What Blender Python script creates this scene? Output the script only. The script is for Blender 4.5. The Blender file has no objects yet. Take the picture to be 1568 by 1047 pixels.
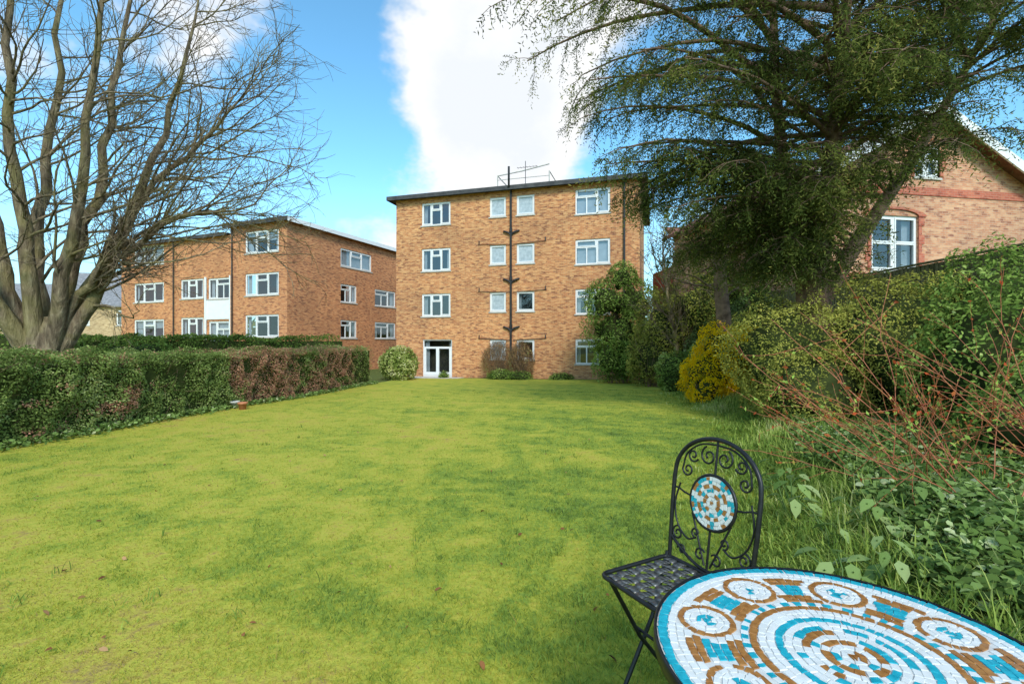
import bpy, math, random
import numpy as np
from mathutils import Vector, Matrix
rng=np.random.default_rng(11); random.seed(11)
scene=bpy.context.scene
col=scene.collection

# ------------------------------------------------------------------ helpers
def empty(name,loc=(0,0,0),rotz=0):
    e=bpy.data.objects.new(name,None); col.objects.link(e)
    e.location=loc; e.rotation_euler=(0,0,rotz); e.empty_display_size=.3
    return e
def np_mesh(name,V,F,mats,parent=None,attrs=None,matidx=None,smooth=False,uv=None):
    me=bpy.data.meshes.new(name)
    V=np.ascontiguousarray(V,dtype=np.float32); F=np.ascontiguousarray(F,dtype=np.int32)
    m,k=F.shape
    me.vertices.add(len(V)); me.vertices.foreach_set('co',V.ravel())
    me.loops.add(m*k); me.loops.foreach_set('vertex_index',F.ravel())
    me.polygons.add(m); me.polygons.foreach_set('loop_start',np.arange(0,m*k,k,dtype=np.int32))
    if matidx is not None: me.polygons.foreach_set('material_index',np.ascontiguousarray(matidx,dtype=np.int32))
    me.update(calc_edges=True)
    if smooth: me.polygons.foreach_set('use_smooth',np.ones(m,dtype=bool))
    if attrs:
        for an,av in attrs.items():
            dom='FACE' if len(av)==m else 'POINT'
            a=me.attributes.new(an,'FLOAT',dom); a.data.foreach_set('value',np.ascontiguousarray(av,dtype=np.float32))
    if uv is not None:
        l=me.uv_layers.new(name='UVMap'); l.data.foreach_set('uv',np.ascontiguousarray(uv,dtype=np.float32).ravel())
    for mt in (mats if isinstance(mats,(list,tuple)) else [mats]): me.materials.append(mt)
    ob=bpy.data.objects.new(name,me); col.objects.link(ob)
    if parent: ob.parent=parent
    return ob

class NF:
    def __init__(s,seed,n=10):
        r=np.random.default_rng(seed); d=r.normal(size=(n,3)); d/=np.linalg.norm(d,axis=1)[:,None]
        s.k=d*r.uniform(.6,1.9,size=(n,1)); s.p=r.uniform(0,6.28,n)
    def __call__(s,P,f=1.):
        return np.sin((P@s.k.T)*f*2+s.p).sum(1)/math.sqrt(len(s.p))
NA=NF(1);NB=NF(2);NC=NF(3);ND=NF(4);NE=NF(5,16);NG=NF(6,16)

class Geo:
    def __init__(s): s.v=[];s.m=[]
    def quad(s,a,b,c,d,m=0): s.v.append((tuple(a),tuple(b),tuple(c),tuple(d))); s.m.append(m)
    def box8(s,P,m=0):
        for q in ((0,2,3,1),(4,5,7,6),(0,1,5,4),(2,6,7,3),(0,4,6,2),(1,3,7,5)): s.quad(*[P[i] for i in q],m)
    def box(s,a,b,m=0,F=None):
        P=[]
        for k in (0,1):
            for j in (0,1):
                for i in (0,1):
                    p=((a,b)[i][0],(a,b)[j][1],(a,b)[k][2]); P.append(F(*p) if F else p)
        s.box8(P,m)
    def build(s,name,mats,parent=None):
        V=np.array(s.v,dtype=np.float64).reshape(-1,3); M=len(s.v)
        F=np.arange(M*4).reshape(M,4)
        Q=V.reshape(M,4,3); n=np.cross(Q[:,2]-Q[:,0],Q[:,3]-Q[:,1]); n/= (np.linalg.norm(n,axis=1)[:,None]+1e-9)
        uv=np.zeros((M,4,2))
        hor=np.abs(n[:,2])>.8
        t=np.stack([-n[:,1],n[:,0]],1); t/= (np.linalg.norm(t,axis=1)[:,None]+1e-9)
        uv[:,:,0]=np.where(hor[:,None],Q[:,:,0],np.einsum('mki,mi->mk',Q[:,:,:2],t)); uv[:,:,1]=np.where(hor[:,None],Q[:,:,1],Q[:,:,2])
        return np_mesh(name,V,F,mats,parent,matidx=np.array(s.m),uv=uv)

class Tubes:
    def __init__(s): s.V=[];s.F=[];s.n=0
    def add(s,pts,r,sides=6,cap=False):
        pts=np.asarray(pts,float); N=len(pts); r=np.broadcast_to(np.asarray(r,float),(N,))
        t=np.gradient(pts,axis=0); t/=np.linalg.norm(t,axis=1)[:,None]+1e-9
        ref=np.array([0,0,1.]) if abs(t[:,2]).mean()<.8 else np.array([1.,.13,0])
        a=np.cross(t,ref); a/=np.linalg.norm(a,axis=1)[:,None]+1e-9
        b=np.cross(t,a)
        ang=np.arange(sides)*2*math.pi/sides
        ring=(a[:,None,:]*np.cos(ang)[None,:,None]+b[:,None,:]*np.sin(ang)[None,:,None])*r[:,None,None]+pts[:,None,:]
        s.V.append(ring.reshape(-1,3))
        i=np.arange(N-1)[:,None]*sides; j=np.arange(sides)[None,:]; j2=(j+1)%sides
        f=np.stack([i+j,i+j2,i+sides+j2,i+sides+j],-1).reshape(-1,4)+s.n
        s.F.append(f); s.n+=N*sides
    def build(s,name,mat,parent=None,smooth=True):
        return np_mesh(name,np.concatenate(s.V),np.concatenate(s.F),mat,parent,smooth=smooth)

# ---------------- material helpers
def new_mat(name):
    m=bpy.data.materials.new(name); m.use_nodes=True
    nt=m.node_tree; nt.nodes.clear()
    o=nt.nodes.new('ShaderNodeOutputMaterial')
    return m,nt,o
def L(nt,a,b): nt.links.new(a,b)
def ramp(nt,fac,stops):
    r=nt.nodes.new('ShaderNodeValToRGB'); e=r.color_ramp.elements
    while len(e)<len(stops): e.new(.5)
    for i,(p,c) in enumerate(stops): e[i].position=p; e[i].color=(*c,1)
    if fac is not None: L(nt,fac,r.inputs[0])
    return r.outputs[0]
def noise(nt,vec,scale,detail=4,rough=.55):
    n=nt.nodes.new('ShaderNodeTexNoise'); n.inputs['Scale'].default_value=scale; n.inputs['Detail'].default_value=detail; n.inputs['Roughness'].default_value=rough
    if vec is not None: L(nt,vec,n.inputs['Vector'])
    return n.outputs[0]
def mixc(nt,f,a,b,mode='MIX'):
    n=nt.nodes.new('ShaderNodeMix'); n.data_type='RGBA'; n.blend_type=mode
    for s,v in ((n.inputs[0],f),(n.inputs[6],a),(n.inputs[7],b)):
        if isinstance(v,bpy.types.NodeSocket): L(nt,v,s)
        elif isinstance(v,(tuple,list)): s.default_value=(*v,1)
        else: s.default_value=v
    return n.outputs[2]
def math_(nt,op,a,b=0,clamp=False):
    n=nt.nodes.new('ShaderNodeMath'); n.operation=op; n.use_clamp=clamp
    for s,v in ((n.inputs[0],a),(n.inputs[1],b)):
        if isinstance(v,bpy.types.NodeSocket): L(nt,v,s)
        else: s.default_value=v
    return n.outputs[0]
def maprange(nt,v,a,b,c=0,d=1):
    n=nt.nodes.new('ShaderNodeMapRange'); L(nt,v,n.inputs[0]); n.interpolation_type='SMOOTHSTEP'
    for i,x in enumerate((a,b,c,d)): n.inputs[i+1].default_value=x
    return n.outputs[0]
def princ(nt,o,color,rough=.6,spec=.4,metal=0,bump=None,bs=.3,bd=.01):
    p=nt.nodes.new('ShaderNodeBsdfPrincipled')
    if isinstance(color,bpy.types.NodeSocket): L(nt,color,p.inputs['Base Color'])
    else: p.inputs['Base Color'].default_value=(*color,1)
    p.inputs['Roughness'].default_value=rough; p.inputs['Specular IOR Level'].default_value=spec; p.inputs['Metallic'].default_value=metal
    if bump is not None:
        b=nt.nodes.new('ShaderNodeBump'); b.inputs['Strength'].default_value=bs; b.inputs['Distance'].default_value=bd
        L(nt,bump,b.inputs['Height']); L(nt,b.outputs[0],p.inputs['Normal'])
    if o: L(nt,p.outputs[0],o.inputs[0])
    return p
def mat_noise(name,c1,c2,scale=4,rough=.6,spec=.3,metal=0,bs=.3,bd=.01):
    m,nt,o=new_mat(name); g=nt.nodes.new('ShaderNodeNewGeometry')
    n=noise(nt,g.outputs['Position'],scale,3); c=ramp(nt,n,[(.3,c1),(.7,c2)])
    princ(nt,o,c,rough,spec,metal,n if bs>0 else None,bs,bd); return m
def mat_leaf(name,stops,trans=.25,rough=.5,spec=.3):
    m,nt,o=new_mat(name)
    a=nt.nodes.new('ShaderNodeAttribute'); a.attribute_name='rnd'
    c=ramp(nt,a.outputs['Fac'],stops)
    if spec>.3: p=princ(nt,None,c,rough,spec)
    else:
        p=nt.nodes.new('ShaderNodeBsdfDiffuse'); L(nt,c,p.inputs[0])
    t=nt.nodes.new('ShaderNodeBsdfTranslucent'); L(nt,c,t.inputs[0])
    mx=nt.nodes.new('ShaderNodeMixShader'); mx.inputs[0].default_value=trans
    L(nt,p.outputs[0],mx.inputs[1]); L(nt,t.outputs[0],mx.inputs[2]); L(nt,mx.outputs[0],o.inputs[0])
    return m
def mat_brick(name,c1,c2,c3,mortar,bw=.225,bh=.075):
    m,nt,o=new_mat(name); uv=nt.nodes.new('ShaderNodeUVMap')
    b=nt.nodes.new('ShaderNodeTexBrick'); L(nt,uv.outputs[0],b.inputs['Vector'])
    b.inputs['Scale'].default_value=1; b.inputs['Brick Width'].default_value=bw; b.inputs['Row Height'].default_value=bh
    b.inputs['Mortar Size'].default_value=.006; b.inputs['Mortar Smooth'].default_value=.3
    b.inputs['Color1'].default_value=(0,0,0,1); b.inputs['Color2'].default_value=(1,1,1,1); b.inputs['Mortar'].default_value=(.5,.5,.5,1)
    c=ramp(nt,b.outputs['Color'],[(0,c1),(.35,c2),(.75,c2),(1,c3)])
    mp=nt.nodes.new('ShaderNodeMapping'); mp.inputs['Scale'].default_value=(1/bw*.8,1/bh*.8,1); L(nt,uv.outputs[0],mp.inputs[0])
    n1=noise(nt,mp.outputs[0],1.0,2); c=mixc(nt,maprange(nt,n1,.42,.68),c,c3)
    n4=noise(nt,mp.outputs[0],.6,2); c=mixc(nt,maprange(nt,n4,.55,.72,0,.85),c,c1)
    g=nt.nodes.new('ShaderNodeNewGeometry')
    n2=noise(nt,g.outputs['Position'],.45,4); c=mixc(nt,1,c,ramp(nt,n2,[(.3,(.76,.73,.73)),(.65,(1.08,1.04,1.0))]),'MULTIPLY')
    c=mixc(nt,math_(nt,'MULTIPLY',b.outputs['Fac'],.8),c,mortar)
    princ(nt,o,c,.88,.15,0,None); return m
def mat_glass(name,tint=(.6,.65,.68),fac=.13):
    m,nt,o=new_mat(name)
    t=nt.nodes.new('ShaderNodeBsdfTransparent'); t.inputs[0].default_value=(*tint,1)
    g=nt.nodes.new('ShaderNodeBsdfGlossy'); g.inputs['Roughness'].default_value=.03; g.inputs[0].default_value=(.9,.95,1,1)
    mx=nt.nodes.new('ShaderNodeMixShader'); mx.inputs[0].default_value=fac
    L(nt,t.outputs[0],mx.inputs[1]); L(nt,g.outputs[0],mx.inputs[2]); L(nt,mx.outputs[0],o.inputs[0]); return m

# ------------------------------------------------------------------ terrain functions
def sstep(a,b,x):
    t=np.clip((x-a)/(b-a),0,1); return t*t*(3-2*t)
def xr(y): return np.interp(y,[0,1.8,3.0,4.2,6.1,9,13,17,22,26],[1.25,1.45,1.75,2.2,3.0,4.3,5.0,5.7,6.0,6.2])+.12*np.sin(np.asarray(y)*1.9)+.07*np.sin(np.asarray(y)*4.3+1)
def xl(y): return np.interp(y,[0,6.8,21.8,26],[-7.5,-7.1,-6.25,-6.2])
def gz(x,y):
    x=np.asarray(x,float);y=np.asarray(y,float)
    z=-.027*np.clip(y,-6,30)
    z=z+.9*sstep(6.3,9,x)*sstep(30,22,y)+.12*sstep(0,1.2,x-xr(y))
    z=z+.02*np.sin(x*.9+1)*np.sin(y*.7)
    return z
def moss(x,y):
    P=np.stack([x,y,0*x],1); W=np.stack([NA(P,1.5),NB(P,1.5),0*x],1)*.15; P=P+W
    f=.52+.04*NE(P,.7)+.05*NG(P,1.6)+.065*NE(P,3.3)+.09*NG(P,7)+.10*NE(P,15)
    return f-.20*sstep(-2.5,3.,x)*sstep(14,5,y)-.07*sstep(-2,4,x)+.05*sstep(0,-5,x)
LAWN=[(0,(.10,.15,.035)),(.2,(.18,.265,.045)),(.38,(.28,.345,.05)),(.54,(.40,.41,.055)),(.72,(.50,.45,.07)),(.88,(.44,.33,.075)),(1,(.31,.22,.10))]
mLawn,nt,o=new_mat('lawn_ground')
a=nt.nodes.new('ShaderNodeAttribute'); a.attribute_name='moss'
g=nt.nodes.new('ShaderNodeNewGeometry')
fine=noise(nt,g.outputs['Position'],22,5,.7)
c=ramp(nt,math_(nt,'ADD',a.outputs['Fac'],math_(nt,'MULTIPLY',math_(nt,'SUBTRACT',fine,.5),1.1)),LAWN)
a=nt.nodes.new('ShaderNodeAttribute'); a.attribute_name='bed'
soil=ramp(nt,noise(nt,g.outputs['Position'],6,4),[(.3,(.07,.075,.025)),(.6,(.13,.17,.04)),(.75,(.17,.16,.07))])
nz=noise(nt,g.outputs['Position'],3,3)
bf=maprange(nt,math_(nt,'ADD',a.outputs['Fac'],math_(nt,'MULTIPLY',math_(nt,'SUBTRACT',nz,.5),.7)),.3,.75)
c=mixc(nt,bf,c,soil)
princ(nt,o,c,.95,.1,0,fine,.8,.02)
mBlade=mat_leaf('grass_blade',LAWN,.35,.6,.2)

def axis(lo,hi,step,far):
    fine=np.arange(lo,hi+1e-6,step); ext=np.array([1,2.5,5,9,15,25,40,70,120,220,400,far])
    return np.concatenate([lo-ext[::-1],fine,hi+ext])
X=axis(-16,14,.12,700);Y=axis(-4,32,.12,900)
gx,gy=np.meshgrid(X,Y,indexing='xy'); V=np.stack([gx,gy,gz(gx,gy)],-1).reshape(-1,3)
nx,ny=len(X),len(Y); ii,jj=np.meshgrid(np.arange(nx-1),np.arange(ny-1)); q=(jj*nx+ii).ravel()
F=np.stack([q,q+1,q+nx+1,q+nx],1)
bed=np.maximum(sstep(-.3,.4,V[:,0]-xr(V[:,1])),sstep(.1,-.2,V[:,0]-xl(V[:,1])))
bed=np.maximum(bed,sstep(-.3,.3,V[:,1]-(26.4-.295*V[:,0])))
bed*=(np.abs(V[:,0])<20)
np_mesh('ground',V,F,mLawn,attrs={'bed':bed,'moss':moss(V[:,0],V[:,1])},smooth=True)

# ------------------------------------------------------------------ grass blades
def blades_tri(name,P,H,W,lean,mat,rnd):
    n=len(P); az=rng.uniform(0,6.283,n); la=rng.uniform(0,6.283,n)
    d=np.stack([np.cos(az),np.sin(az),np.zeros(n)],1)*W[:,None]*.5
    tip=P+np.stack([np.cos(la)*lean*H,np.sin(la)*lean*H,H],1)
    V=np.stack([P-d,P+d,tip],1).reshape(-1,3); F=np.arange(n*3).reshape(n,3)
    return np_mesh(name,V,F,mat,attrs={'rnd':rnd})
N=350000
y=np.exp(rng.uniform(math.log(1.5),math.log(18),N)); x=rng.uniform(-1.2,1.2,N)*y
k=(x<xr(y)+.3)&(x>xl(y)-.1)&(y<26.2-.295*x); x=x[k];y=y[k]
ms=moss(x,y); k=rng.random(len(x))<np.clip(1.35-.8*ms,.3,1); x=x[k];y=y[k];ms=ms[k]; n=len(x)
P=np.stack([x,y,gz(x,y)-.003],1)
H=rng.uniform(.008,.022,n)*np.clip(2.0-1.6*ms,.5,2)*(1+ .9*sstep(-1.4,0,x-xr(y))); W=.0022+y*.0010
H=np.where(rng.random(n)<.02,H*2.2,H)
blades_tri('lawn_grass',P,H,W,rng.uniform(.1,1.5,n),mBlade,np.clip(ms+rng.normal(0,.18,n),0,1))

def straps(name,P,Ln,W,bend,mat,rnd,parent=None,seg=4):
    n=len(P); az=rng.uniform(0,6.283,n); d=np.stack([np.cos(az),np.sin(az),np.zeros(n)],1)
    s=np.stack([-np.sin(az),np.cos(az),np.zeros(n)],1); V=[]
    for i in range(seg+1):
        t=i/seg; hor=Ln*bend*t**1.6; zz=Ln*(t*np.sqrt(np.clip(1-bend**2*.6,0.1,1))-.55*bend*t**3)
        w=W*.5*(1-t**2.2)*(.6+.8*t if t<.5 else 1)+.0004
        c=P+d*hor[:,None]; c=c.copy(); c[:,2]+=zz
        V.append(c-s*w[:,None]); V.append(c+s*w[:,None])
    V=np.stack(V,1); K=2*(seg+1); base=np.arange(n)[:,None]*K
    F=[]
    for i in range(seg): F.append(base+np.array([2*i,2*i+1,2*i+3,2*i+2])[None,:])
    F=np.stack(F,1).reshape(-1,4)
    return np_mesh(name,V.reshape(-1,3),F,mat,parent,attrs={'rnd':np.repeat(rnd,seg)},smooth=True)
mStrap=mat_leaf('strap_leaf',[(0,(.09,.15,.03)),(.35,(.23,.34,.06)),(.7,(.42,.51,.11)),(1,(.62,.62,.27))],.4,.4,.3)
cl=[]
yy=np.exp(rng.uniform(math.log(1.5),math.log(17),1500)); off=np.abs(rng.normal(0,.9,1500))-.5*rng.random(1500)
cx=xr(yy)+off*np.clip(yy/4,.6,1.2)
for a_,b_ in zip(cx,yy):
    m=rng.integers(12,28); r=.06+.013*b_
    cl.append(np.stack([a_+rng.normal(0,r,m),b_+rng.normal(0,r,m)],1))
Q=np.concatenate(cl); P=np.stack([Q[:,0],Q[:,1],gz(Q[:,0],Q[:,1])-.01],1); n=len(P)
straps('border_grass_tufts',P,rng.uniform(.10,.34,n)*np.clip(1.15-P[:,1]*.02,.6,1)*np.clip(.36+.8*sstep(-.35,.7,P[:,0]-xr(P[:,1])),.3,1.15),.007+.0013*P[:,1],rng.uniform(.2,.95,n),mStrap,np.clip(rng.random(n)*.75+.1+.24*NA(P,1.6),0,1))
cl=[]
for _ in range(280):
    b_=math.exp(rng.uniform(math.log(1.7),math.log(9))); a_=rng.uniform(-1.1,1.0)*b_
    if a_>xr(b_) or a_<xl(b_): continue
    if a_<-.1 and rng.random()<.75: continue
    m=rng.integers(5,14); cl.append(np.stack([a_+rng.normal(0,.035,m),b_+rng.normal(0,.035,m)],1))
Q=np.concatenate(cl); P=np.stack([Q[:,0],Q[:,1],gz(Q[:,0],Q[:,1])-.005],1); n=len(P)
straps('lawn_grass_tufts',P,rng.uniform(.04,.10,n),.003+.0008*P[:,1],rng.uniform(.3,.95,n),mStrap,rng.random(n)*.7)

# ------------------------------------------------------------------ leaves
LEAF6=np.array([[-.5,0],[-.18,.42],[.2,.36],[.5,0],[.2,-.36],[-.18,-.42]])
LEAF4=np.array([[-.5,0],[.0,.5],[.5,0],[.0,-.5]])
def leaf_geo(P,Nn,size,aspect,shape=4,along=None):
    n=len(P); Nn=Nn/(np.linalg.norm(Nn,axis=1)[:,None]+1e-9)
    r=rng.normal(size=(n,3)) if along is None else along
    a=np.cross(Nn,r) if along is None else r-Nn*(r*Nn).sum(1)[:,None]
    a/=np.linalg.norm(a,axis=1)[:,None]+1e-9; b=np.cross(Nn,a)
    T=LEAF4 if shape==4 else LEAF6
    V=P[:,None,:]+a[:,None,:]*(T[None,:,0,None]*size[:,None,None])+b[:,None,:]*(T[None,:,1,None]*size[:,None,None]*aspect)
    V[:,0]+= Nn*(-.12*size)[:,None]; V[:,len(T)//2]+=Nn*(-.18*size)[:,None]
    k=len(T); return V.reshape(-1,3),np.arange(n*k).reshape(n,k)
def ico(sub=2):
    import bmesh
    bm=bmesh.new(); bmesh.ops.create_icosphere(bm,subdivisions=sub,radius=1); V=np.array([v.co[:] for v in bm.verts]);F=np.array([[v.index for v in f.verts] for f in bm.faces]);bm.free();return V,F
ICO=ico(3)
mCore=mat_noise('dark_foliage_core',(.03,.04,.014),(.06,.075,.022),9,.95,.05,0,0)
mTwig=mat_noise('twig_bark',(.14,.09,.06),(.30,.20,.12),20,.85,.2,0,0)
def shrub(name,blobs,n,size,mat,aspect=.5,shape=4,depth=.3,rough=.18,tone=0.,core=.74,upbias=.3,hole=0.,twigs=0):
    e=empty(name,(0,0,0))
    B=np.array(blobs,float); area=(B[:,3]*B[:,4]+B[:,3]*B[:,5]+B[:,4]*B[:,5]); idx=rng.choice(len(B),n,p=area/area.sum())
    d=rng.normal(size=(n,3)); d/=np.linalg.norm(d,axis=1)[:,None]
    C=B[idx,:3];R=B[idx,3:6]
    base=C+d*R
    f=1.6/np.mean(R)
    bump=rough*NA(base,f)*.6+rough*.6*NB(base,f*2.4)+.06*NC(base,f*6)
    inn=rng.exponential(depth*.4,n); rad=1+bump*.7-inn*.6
    P=C+d*R*rad[:,None]
    keep=P[:,2]>gz(P[:,0],P[:,1])+.01
    for b in B:
        q=(P-b[:3])/b[3:6]; keep&=((q**2).sum(1)>.55)
    P=P[keep];d=d[keep];R=R[keep]; bump=bump[keep];inn=inn[keep];n=len(P)
    nn=d/R; nn/=np.linalg.norm(nn,axis=1)[:,None]; nn=nn+rng.normal(0,.65,(n,3)); nn[:,2]+=upbias
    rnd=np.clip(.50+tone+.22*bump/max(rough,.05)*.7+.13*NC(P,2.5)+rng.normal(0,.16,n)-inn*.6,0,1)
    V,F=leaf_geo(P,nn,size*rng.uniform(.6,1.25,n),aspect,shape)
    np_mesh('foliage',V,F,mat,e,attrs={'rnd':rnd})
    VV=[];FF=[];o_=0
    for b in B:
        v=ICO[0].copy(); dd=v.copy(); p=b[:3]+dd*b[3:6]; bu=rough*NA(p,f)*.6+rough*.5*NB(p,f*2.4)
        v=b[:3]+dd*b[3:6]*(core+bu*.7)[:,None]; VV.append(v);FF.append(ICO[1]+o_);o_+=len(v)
    if core>0: np_mesh('dark_core',np.concatenate(VV),np.concatenate(FF),mCore,e)  # added solid dark blobs inside the leaves, so the shrub is not see-through
    if twigs:
        T=Tubes()
        for _ in range(twigs):
            b=B[rng.integers(len(B))]; s=b[:3]+rng.normal(0,.15,3)*b[3:6]; s[2]=gz(s[0],s[1]); dd=rng.normal(size=3); dd[2]=abs(dd[2])+.3; dd/=np.linalg.norm(dd)
            en=b[:3]+dd*b[3:6]*rng.uniform(.9,1.25); mid=(s+en)/2+rng.normal(0,.08,3); mid[2]+=.1
            t=np.linspace(0,1,6)[:,None]; pts=(1-t)**2*s+2*t*(1-t)*mid+t*t*en
            T.add(pts,np.linspace(.012,.004,6),4)
        T.build('twigs',mTwig,e)
    return e
def hedge(name,pts,width,ztop,n,size,mat,tone=0,patch=.0,twigs=0):
    e=empty(name); pts=np.array(pts,float); seg=np.diff(pts,axis=0); sl=np.linalg.norm(seg,axis=1); cum=np.concatenate([[0],np.cumsum(sl)]); Lt=cum[-1]
    def at(s):
        x=np.interp(s,cum,pts[:,0]);y=np.interp(s,cum,pts[:,1]);i=np.clip(np.searchsorted(cum,s,side='right')-1,0,len(sl)-1); t=seg[i]/sl[i][:,None]; return np.stack([x,y],1),t
    s=rng.beta(1.0,1.5,n)*Lt
    hgt=1.3; u=rng.uniform(-(width/2+hgt*.35),(width/2+hgt),n)
    c,t=at(s); nrm=np.stack([t[:,1],-t[:,0]],1)
    top=np.abs(u)<width/2; sgn=np.sign(u)
    lat=np.where(top,u,sgn*width/2); frac=np.where(top,1.,1-(np.abs(u)-width/2)/hgt)
    x=c[:,0]+nrm[:,0]*lat; y=c[:,1]+nrm[:,1]*lat; g0=gz(x,y)
    zt_=ztop+.05*NA(np.stack([x,y,0*x],1),1.1)
    z=g0+.02+frac*(zt_-g0)
    P=np.stack([x,y,z],1)
    bump=.07*NA(P,1.3)+.06*NB(P,3.4)+.04*NC(P,8)
    nn=np.where(top[:,None],np.array([[0,0,1.]]),np.concatenate([nrm*sgn[:,None],np.full((n,1),.15)],1))
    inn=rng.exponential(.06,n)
    edge=np.exp(-((np.abs(np.abs(u)-width/2))/.12)**2)*.06
    P=P+nn*(bump-inn-edge)[:,None]
    nn=nn+rng.normal(0,.55,(n,3)); nn[:,2]+=.25
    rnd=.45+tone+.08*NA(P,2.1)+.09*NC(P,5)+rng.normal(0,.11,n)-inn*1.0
    if patch>0:
        yy_=P[:,1]; zone=.75*np.exp(-((yy_-8.1)/.8)**2)+1.35*sstep(9.8,13,yy_)*sstep(21.5,18,yy_)-.25
        pm=sstep(.15,.95,NB(P*np.array([1,1,.9]),.8)*.5+.4*NC(P,2.2)+.35*ND(P,6)+zone); rnd=np.where(rng.random(n)<pm*patch*np.clip(1.2-.7*top,0,1),.85+rng.normal(0,.09,n),np.minimum(rnd,.66))
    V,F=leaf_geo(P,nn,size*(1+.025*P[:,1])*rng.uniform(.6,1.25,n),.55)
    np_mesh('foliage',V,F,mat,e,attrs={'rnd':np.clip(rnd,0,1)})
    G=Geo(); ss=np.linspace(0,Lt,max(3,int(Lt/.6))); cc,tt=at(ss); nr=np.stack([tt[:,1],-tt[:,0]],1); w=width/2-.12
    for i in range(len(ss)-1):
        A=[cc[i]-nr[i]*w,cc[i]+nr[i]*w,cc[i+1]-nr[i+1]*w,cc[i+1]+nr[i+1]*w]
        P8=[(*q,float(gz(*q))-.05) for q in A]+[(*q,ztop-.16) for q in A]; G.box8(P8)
    G.build('dark_core',mCore,e)  # added solid dark box filling the hedge behind its leaf shell
    if twigs:
        T=Tubes()
        for _ in range(twigs):
            s_=np.array([rng.beta(1,1.5)*Lt]); c_,t_=at(s_); c_=c_[0];nr_=np.array([t_[0][1],-t_[0][0]]); l=rng.uniform(-.5,.62)*width*.85; h=rng.uniform(.1,1)
            b=np.array([*(c_+nr_*min(l,width/2-.05)),0.]); g_=float(gz(b[0],b[1])); b[2]=g_+h*(ztop-g_)-.12
            d=np.array([*(nr_*rng.uniform(.0,.7)),rng.uniform(.3,1)])+rng.normal(0,.35,3); p,r=polygrow(b,d,rng.uniform(.14,.32),4,.1,.03,.004,.002); T.add(p,r,3)
        T.build('twigs',mTwig,e)
    return e
def polygrow(p,d,length,nseg,wander,up,r0,r1):
    pts=[p.copy()];d=d/np.linalg.norm(d)
    for i in range(nseg):
        d=d+rng.normal(0,wander,3)+np.array([0,0,up]); d/=np.linalg.norm(d); pts.append(pts[-1]+d*length/nseg)
    return np.array(pts),np.linspace(r0,r1,nseg+1)

mHedge=mat_leaf('hedge_leaf',[(0,(.07,.095,.025)),(.25,(.17,.23,.06)),(.5,(.31,.40,.11)),(.66,(.48,.52,.21)),(.72,(.38,.24,.13)),(.82,(.55,.27,.17)),(1,(.70,.38,.25))],.35)
mGreen=mat_leaf('green_leaf',[(0,(.05,.08,.02)),(.4,(.17,.26,.05)),(.75,(.34,.46,.10)),(1,(.54,.60,.22))],.35)
mOlive=mat_leaf('olive_leaf',[(0,(.10,.11,.025)),(.4,(.30,.31,.06)),(.75,(.52,.49,.10)),(1,(.68,.60,.16))],.35)
mVarieg=mat_leaf('variegated_leaf',[(0,(.08,.11,.025)),(.35,(.23,.31,.06)),(.6,(.44,.49,.14)),(.8,(.66,.65,.27)),(1,(.78,.74,.45))],.3)
mYellow=mat_leaf('golden_leaf',[(0,(.24,.26,.02)),(.22,(.50,.46,.02)),(.42,(.95,.64,.01)),(.8,(1,.68,.01)),(1,(1,.77,.08))],.45)
mBrownL=mat_leaf('brown_leaf',[(0,(.12,.08,.04)),(.4,(.30,.19,.09)),(.7,(.42,.27,.13)),(.85,(.35,.36,.12)),(1,(.4,.44,.16))],.25)
mDark=mat_leaf('dark_leaf',[(0,(.03,.05,.02)),(.5,(.09,.14,.05)),(.85,(.16,.24,.08)),(1,(.28,.36,.16))],.2,.4,.3)
mIvy=mat_leaf('ivy_leaf',[(0,(.05,.08,.022)),(.45,(.14,.22,.05)),(.8,(.28,.39,.12)),(1,(.52,.56,.30))],.2,.45,.3)

# ------------------------------------------------------------------ hedges left
hedge('boundary_hedge',[(-8.2,2.5),(-7.85,6.8),(-7.35,14),(-6.95,21.8)],1.3,1.06,140000,.037,mHedge,0,.9,2600)
hedge('garden_hedge',[(-18,17),(-8.6,24)],1.4,1.5,22000,.07,mGreen,-.08,0,300)
shrub('laurel_shrub',[(-13.5,13.2,.7,1.7,1.1,1.1),(-16.5,14,.8,1.6,1.2,1.2),(-19.5,15,.8,1.6,1.2,1.3),(-11.2,14.4,.5,1.3,.9,1.0)],14000,.10,mGreen,.5,tone=.02)
n=8000; y=rng.uniform(3,22,n); x=xl(y)+rng.normal(0,.16,n)-.05
P=np.stack([x,y,gz(x,y)+rng.uniform(.01,.12,n)],1); nn=rng.normal(0,.5,(n,3)); nn[:,2]+=1
V,F=leaf_geo(P,nn,rng.uniform(.035,.07,n)*(1+.02*y),.9); np_mesh('ivy_edging',V,F,mIvy,attrs={'rnd':np.clip(rng.normal(.55,.22,n),0,1)})

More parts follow.
